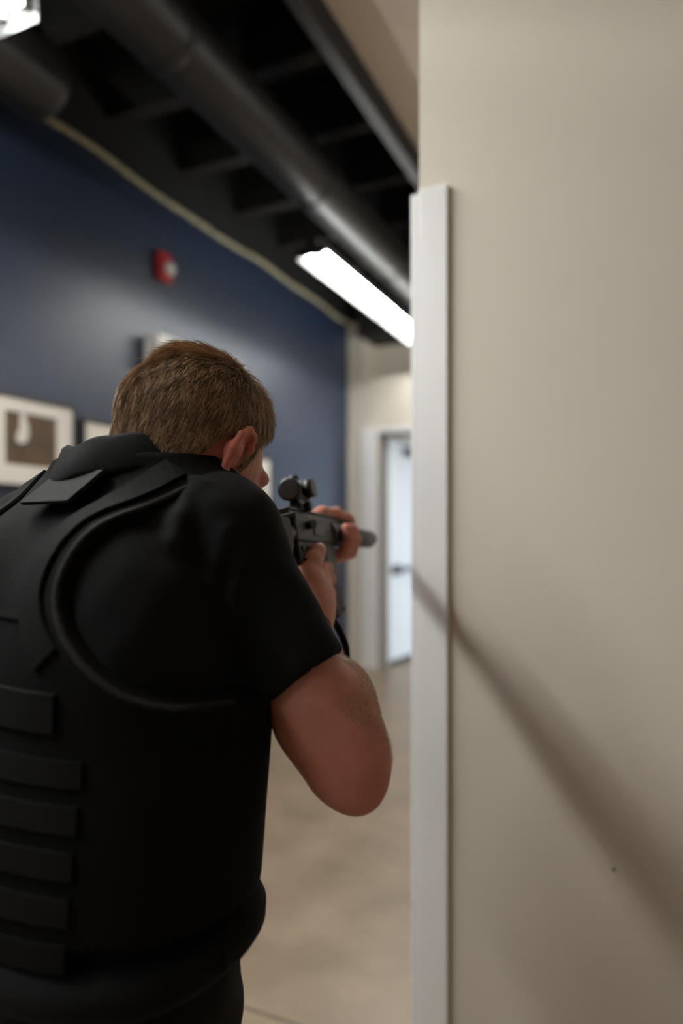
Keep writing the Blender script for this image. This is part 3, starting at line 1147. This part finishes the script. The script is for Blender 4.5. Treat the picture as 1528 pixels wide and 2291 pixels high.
for a_ in (AN_R, AN_L):
    Bt = Field(a_ - np.array((.22, .22, .10)), a_ + np.array((.30, .30, .14)), .005)
    g = np.array((a_[0], a_[1], 0))
    Bt.add(cone(a_ + up0 * .10, a_ - up0 * .02, .055, .052), .02)
    Bt.add(cone(g + up0 * .055 - E2 * .03, g + up0 * .045 + E2 * .13, .045, .036), .04)
    Bt.add(ell(g + up0 * .032 + E2 * .15, (.047, .060, .034), np.stack([E1, E2, up0], 1)), .03)
    Bt.add(ell(g + up0 * .012 + E2 * .06, (.050, .150, .016), np.stack([E1, E2, up0], 1)), .01)
    Bt.F = np.maximum(Bt.F, -Bt.ax[2][None, None, :])
    V, Q = Bt.mesh()
    np_mesh('boot', V, Q, 'boot', person, ROOT)

# wrist watch
wa = (WR_R - fm) / np.linalg.norm(WR_R - fm)
mb = MB().lathe([(-.010, .0285), (-.010, .0315), (.010, .0310), (.010, .028)], Vector(WR_R - wa * .004 - ROOT), wa, 28)
wt = mb.build('wrist_strap', 'polymer', person)

# ---------------------------------------------------------------- hair
Hh = Field(HC - .17, HC + .17, .0025)
Hh.add(ell(hd(0, -.010, .028), (.0755, .094, .083), HRM), 0)
Hh.add(ell(hd(0, .030, -.030), (.062, .066, .083), HRM), .03)
Hh.add(cone(hd(0, -.024, -.045), hd(0, -.024, -.045) * .4 + (NECK - up0 * .02) * .6, .061, .064), .03)
sl, X, Y, Z = Hh.region(HC - .17, HC + .17)
p_ = [X - HC[0], Y - HC[1], Z - HC[2]]
lx = p_[0] * hr[0] + p_[1] * hr[1] + p_[2] * hr[2]
ly = p_[0] * hf[0] + p_[1] * hf[1] + p_[2] * hf[2]
lz = p_[0] * hu[0] + p_[1] * hu[1] + p_[2] * hu[2]


def sstep(x, a, b_):
    t = np.clip((x - a) / (b_ - a), 0, 1)
    return t * t * (3 - 2 * t)


def hairline(ly):
    """lowest z that carries hair, by distance along the head"""
    return np.interp(ly, [-.12, -.085, -.060, -.045, -.034, -.022, .004, .010, .022, .030, .044, .060, .10],
                     [-.095, -.090, -.070, -.046, -.010, .028, .034, .006, .000, .042, .062, .078, .090])


thick = .0045 + .0045 * sstep(lz, -.05, .04) + .004 * sstep(lz, .07, .11) + .002 * sstep(ly, .04, .10) * sstep(lz, .04, .08)
hl = (hairline(ly) - lz) * .6
Hh.F = np.maximum(Hh.F - thick, hl).astype(np.float32)
V, Q = Hh.mesh()
V = smooth_mesh(V, Q, 2, .5)
hair = np_mesh('hair', V, Q, 'scalp_hair', person, ROOT)
tag(hair, 'short brown hair')

loc = (V - HC) @ HRM
tri = np.concatenate([Q[:, [0, 1, 2]], Q[:, [0, 2, 3]]])
fn = np.cross(V[tri[:, 1]] - V[tri[:, 0]], V[tri[:, 2]] - V[tri[:, 0]])
ar = np.linalg.norm(fn, axis=1)
fn = fn / np.maximum(ar, 1e-12)[:, None]
cen = loc[tri].mean(1)
out = fn @ hu > -.55
ar = ar * out * (1 + 1.3 * sstep(-cen[:, 2], -.01, .05))
NS = 34000
pick = rng.choice(len(tri), NS, p=ar / ar.sum())
bu, bv = rng.random(NS), rng.random(NS)
fl = bu + bv > 1
bu[fl], bv[fl] = 1 - bu[fl], 1 - bv[fl]
tp = V[tri[pick]]
P0 = tp[:, 0] + (tp[:, 1] - tp[:, 0]) * bu[:, None] + (tp[:, 2] - tp[:, 0]) * bv[:, None]
NN = fn[pick]
L0 = (P0 - HC) @ HRM
NL = NN @ HRM


def strands(name, P0, D, length, NN, lift, rad, tone, parent, m, seg=4, curl=None):
    n = len(P0)
    ring_n = 3
    Vs = np.zeros((n, seg + 1, ring_n, 3))
    side = np.cross(D, NN)
    side /= np.linalg.norm(side, axis=1)[:, None] + 1e-9
    for i in range(seg + 1):
        t = i / seg
        up = lift * (t - .62 * t * t) if curl is None else lift * t + curl * t * t
        c = P0 + D * (length * t)[:, None] + NN * (up * length)[:, None] - NN * .0004
        r = rad * (1 - .75 * t)
        for k in range(ring_n):
            w_ = 2 * math.pi * k / ring_n
            Vs[:, i, k] = c + side * (r * math.cos(w_))[:, None] + NN * (r * math.sin(w_))[:, None]
    idx = np.arange(n * (seg + 1) * ring_n).reshape(n, seg + 1, ring_n)
    qs = []
    for i in range(seg):
        for k in range(ring_n):
            k2 = (k + 1) % ring_n
            qs.append(np.stack([idx[:, i, k], idx[:, i, k2], idx[:, i + 1, k2], idx[:, i + 1, k]], 1))
    Qs = np.concatenate(qs)
    o = np_mesh(name, Vs.reshape(-1, 3), Qs, m, parent, ROOT)
    at = o.data.attributes.new('strand', 'FLOAT', 'POINT')
    at.data.foreach_set('value', np.repeat(tone, (seg + 1) * ring_n).astype(np.float32))
    return o


x_, y_, z_ = L0[:, 0], L0[:, 1], L0[:, 2]
top = sstep(z_, .075, .110)
front = sstep(y_, .02, .09)
clump = np.sin(x_ * 240 + 2 * np.sin(y_ * 130)) * np.sin(y_ * 190 + z_ * 160 + 1.0)
# growth direction in head axes: down at back and sides, forward and outward on top
dl = np.stack([x_ * 2.0 * top + .20 * clump + rng.normal(0, .16, NS),
               (-.20 + .14 * (1 - top)) * (1 - front) * (y_ < 0.03) + 1.1 * top * sstep(y_, -.03, .05) + .12 * front - .75 * top * sstep(-y_, .02, .07) + rng.normal(0, .14, NS),
               -1.0 * (1 - top) * (1 - .65 * front) + .15 * rng.normal(0, 1, NS) * .6], 1)
D = dl @ HRM.T
D -= NN * (D * NN).sum(1)[:, None]
D /= np.linalg.norm(D, axis=1)[:, None] + 1e-9
ln_ = (.008 + .0075 * sstep(z_, -.05, .04) + .014 * top - .003 * front * (1 - top)) * rng.uniform(.75, 1.25, NS)
lift = .14 + .25 * (1 - sstep(z_, -.05, .02)) + .42 * top * rng.random(NS) + .30 * front * top + .10 * rng.random(NS)
tone = np.clip(.44 + .18 * clump + rng.normal(0, .24, NS) + .10 * top, 0, 1)
ho = strands('hair_strands', P0, D, ln_, NN, lift, np.full(NS, .00036), tone, hair, 'hair')
tag(ho, kind='stuff')
# stray hairs at the crown
ks = np.argsort(-(P0[:, 2] + .02 * rng.random(NS)))[:1200]
ks = rng.choice(ks, 46, replace=False)
Dd = D[ks] + rng.normal(0, .5, (46, 3))
Dd -= NN[ks] * (Dd * NN[ks]).sum(1)[:, None]
Dd /= np.linalg.norm(Dd, axis=1)[:, None]
so = strands('stray_hairs', P0[ks], Dd, rng.uniform(.016, .034, 46), NN[ks], rng.uniform(.5, 1.3, 46), np.full(46, .00022), np.full(46, .8), hair, 'hair', 6, curl=rng.uniform(-1.0, -.2, 46))
tag(so, kind='stuff')

# fine hairs on the right forearm
NA = 5200
t_ = rng.uniform(.06, .92, NA)
w_ = rng.uniform(0, 2 * math.pi, NA)
bo = bpy.data.objects['body'].data
co = np.zeros(len(bo.vertices) * 3); bo.vertices.foreach_get('co', co)
nv = np.zeros(len(bo.vertices) * 3); bo.vertices.foreach_get('normal', nv)
co, nv = co.reshape(-1, 3) + ROOT, nv.reshape(-1, 3)
fa = WR_R - EL_R
tt = ((co - EL_R) @ fa) / (fa @ fa)
dist = np.linalg.norm(co - EL_R - tt[:, None] * fa, axis=1)
ok = np.flatnonzero((tt > -.02) & (tt < .95) & (dist < .075) & (nv[:, 0] * .8 + nv[:, 2] * .5 + nv[:, 1] * .3 > .25))
pk = rng.choice(ok, min(NA, len(ok)), replace=False)
Dn = np.tile(fa / np.linalg.norm(fa), (len(pk), 1)) * .5 + np.array((.25, 0, -.5)) + rng.normal(0, .35, (len(pk), 3))
Dn -= nv[pk] * (Dn * nv[pk]).sum(1)[:, None]
Dn /= np.linalg.norm(Dn, axis=1)[:, None]
ao = strands('arm_hair', co[pk], Dn, rng.uniform(.006, .013, len(pk)), nv[pk], rng.uniform(.2, .6, len(pk)), np.full(len(pk), .00015), rng.uniform(.55, 1, len(pk)), bpy.data.objects['body'], 'hair', 3)
tag(ao, kind='stuff')
del T, FV, P

# ================================================================== rifle
RB = np.stack([gr, gf, gu], 1)
gw = rd2w(*GO)
Rz = np.array(((CT, -ST, 0), (ST, CT, 0), (0, 0, 1)))
Rw = Rz @ RB
rifle = empty('rifle', gw)
rifle.rotation_euler = Matrix(Rw.tolist()).to_euler()
tag(rifle, 'black carbine rifle with red dot sight and suppressor, held by the person', 'rifle')
# upper receiver, side details
up_ = MB().box(-.0155, .0155, -.075, .125, -.020, .022, .004).build('upper_receiver', 'gun_grey', rifle)
MB().box(.0150, .0172, .012, .075, -.010, .008, .001).build('ejection_port_cover', 'gun', up_)
MB().cyl((.010, -.012, .004), (.026, -.020, .004), .0065, n=14).build('forward_assist', 'gun', up_)
lw = MB().box(-.013, .013, -.070, .125, -.052, -.020, .003).box(-.0145, .0145, .062, .125, -.078, -.020, .003).build('lower_receiver', 'gun_grey', rifle)
for yy in (-.055, .115):
    MB().cyl((.012, yy, -.030), (.0155, yy, -.030), .004, n=12).build('take_down_pin', 'gun', lw)
MB().cyl((.012, -.020, -.036), (.018, -.020, -.036), .006, n=14).build('selector', 'gun', lw)
MB().tube([(0, .060, -.052), (0, .056, -.076), (0, .030, -.082), (0, .008, -.070), (0, .002, -.052)], .0035, 8).build('trigger_guard', 'gun', lw)
MB().tube([(0, .036, -.050), (0, .032, -.062), (0, .038, -.072)], .003, 8).build('trigger', 'gun', lw)
MB().prism([(-.030, -.046), (.010, -.046), (-.004, -.085), (-.022, -.140), (-.062, -.134), (-.048, -.090)], -.0145, .0145, .005).build('pistol_grip', 'polymer', rifle)
MB().prism([(.066, -.070), (.120, -.070), (.126, -.100), (.134, -.132), (.080, -.140), (.070, -.105)], -.0115, .0115, .003).build('magazine', 'polymer', rifle)
MB().prism([(.078, -.134), (.137, -.126), (.138, -.134), (.078, -.143)], -.0135, .0135, .002).build('magazine_floor_plate', 'polymer', bpy.data.objects['magazine'])
# top rail with cross slots
rl = MB().box(-.0085, .0085, -.075, .345, .020, .0255).build('top_rail', 'gun', rifle)
tm = None
for i in range(41):
    if tm is None:
        tm = MB().box(-.0105, .0105, -.0027, .0027, .0255, .0300, .0006, seg=1).build('rail_tooth', 'gun', rl)
        o = tm
    else:
        o = tm.copy(); COL.objects.link(o); o.parent = rl
    o.location.y = -.070 + i * .0101
# hand guard, octagonal with slots
hg = MB().cyl((0, .127, 0), (0, .345, 0), .0222, .0215, n=8).build('hand_guard', 'gun', rifle)
for s in (-1, 1):
    for k in range(5):
        MB().box(s * .0207 - .0012, s * .0207 + .0012, .15 + k * .038, .172 + k * .038, -.006, .006).build('vent_slot', 'polymer', hg)
MB().lathe([(0, .015), (0, .0185), (.028, .0185), (.030, .0168)], (0, .122, 0), (0, 1, 0), 24).build('barrel_nut', 'gun', rifle)
MB().cyl((0, .345, 0), (0, .38, 0), .009, n=16).build('barrel', 'gun', rifle)
MB().lathe([(0, .014), (.004, .0188), (.110, .0192), (.114, .0178), (.117, .0192), (.142, .0192), (.147, .0165), (.147, .005), (.132, .004)], (0, .347, 0), (0, 1, 0), 32).build('suppressor', 'suppressor', rifle)
# stock
MB().cyl((0, -.17, -.008), (0, -.073, -.008), .0145, n=20).build('buffer_tube', 'gun', rifle)
MB().prism([(-.100, .012), (-.100, -.030), (-.135, -.048), (-.170, -.105), (-.190, -.105), (-.190, .014)], -.0175, .0175, .005).build('stock', 'polymer', rifle)
MB().prism([(-.190, .012), (-.190, -.105), (-.200, -.101), (-.200, .008)], -.0165, .0165, .003).build('butt_pad', 'polymer', bpy.data.objects['stock'])
# charging handle
MB().box(-.020, .020, -.084, -.074, .010, .020, .002).build('charging_handle', 'gun', rifle)
# red dot sight
ZS = .061
sg = MB().box(-.0125, .0125, -.022, .030, .029, .040, .002).box(-.0075, .0075, -.014, .022, .038, .055, .002).build('sight_mount', 'gun', rifle)
MB().cyl((.010, .004, .034), (.021, .004, .034), .0075, n=16).build('clamp_knob', 'gun', sg)
tb = MB().lathe([(0, .0135), (0, .0172), (.012, .0175), (.016, .0155), (.048, .0155), (.052, .0172), (.066, .0172), (.066, .0135), (.060, .0125)], (0, -.030, ZS), (0, 1, 0), 32).build('red_dot_sight', 'gun', rifle)
MB().lathe([(0, .0005), (.0015, .010), (.002, .0134), (.004, .0134)], (0, -.0275, ZS), (0, 1, 0), 28).build('rear_lens', 'lens', tb)
MB().cyl((.014, .006, ZS), (.029, .006, ZS), .0145, n=22).build('brightness_dial', 'gun', tb)
MB().cyl((0, .004, ZS + .014), (0, .004, ZS + .023), .0085, n=20).build('turret_cap', 'gun', tb)
MB().cyl((-.014, .004, ZS), (-.022, .004, ZS), .0085, n=20).build('turret_cap', 'gun', tb)
# sling
sp = [gn(.013, -.055, -.045), gn(.012, -.035, -.10), gn(.022, .020, -.150), gn(.026, .035, -.195), gn(.010, .0, -.235), gn(-.03, -.07, -.24), gn(-.045, -.14, -.18), gn(-.018, -.180, -.09)]
sp2 = []
for i in range(len(sp) - 1):
    for k in range(6):
        t = k / 6
        a, b_, c, d = sp[max(i - 1, 0)], sp[i], sp[i + 1], sp[min(i + 2, len(sp) - 1)]
        sp2.append(.5 * (2 * b_ + (c - a) * t + (2 * a - 5 * b_ + 4 * c - d) * t * t + (3 * b_ - a - 3 * c + d) * t ** 3))
mb = MB().tube([Vector(((p - GO) @ RB)) for p in sp2], .0055, 10)
mb.build('sling', 'webbing', rifle)
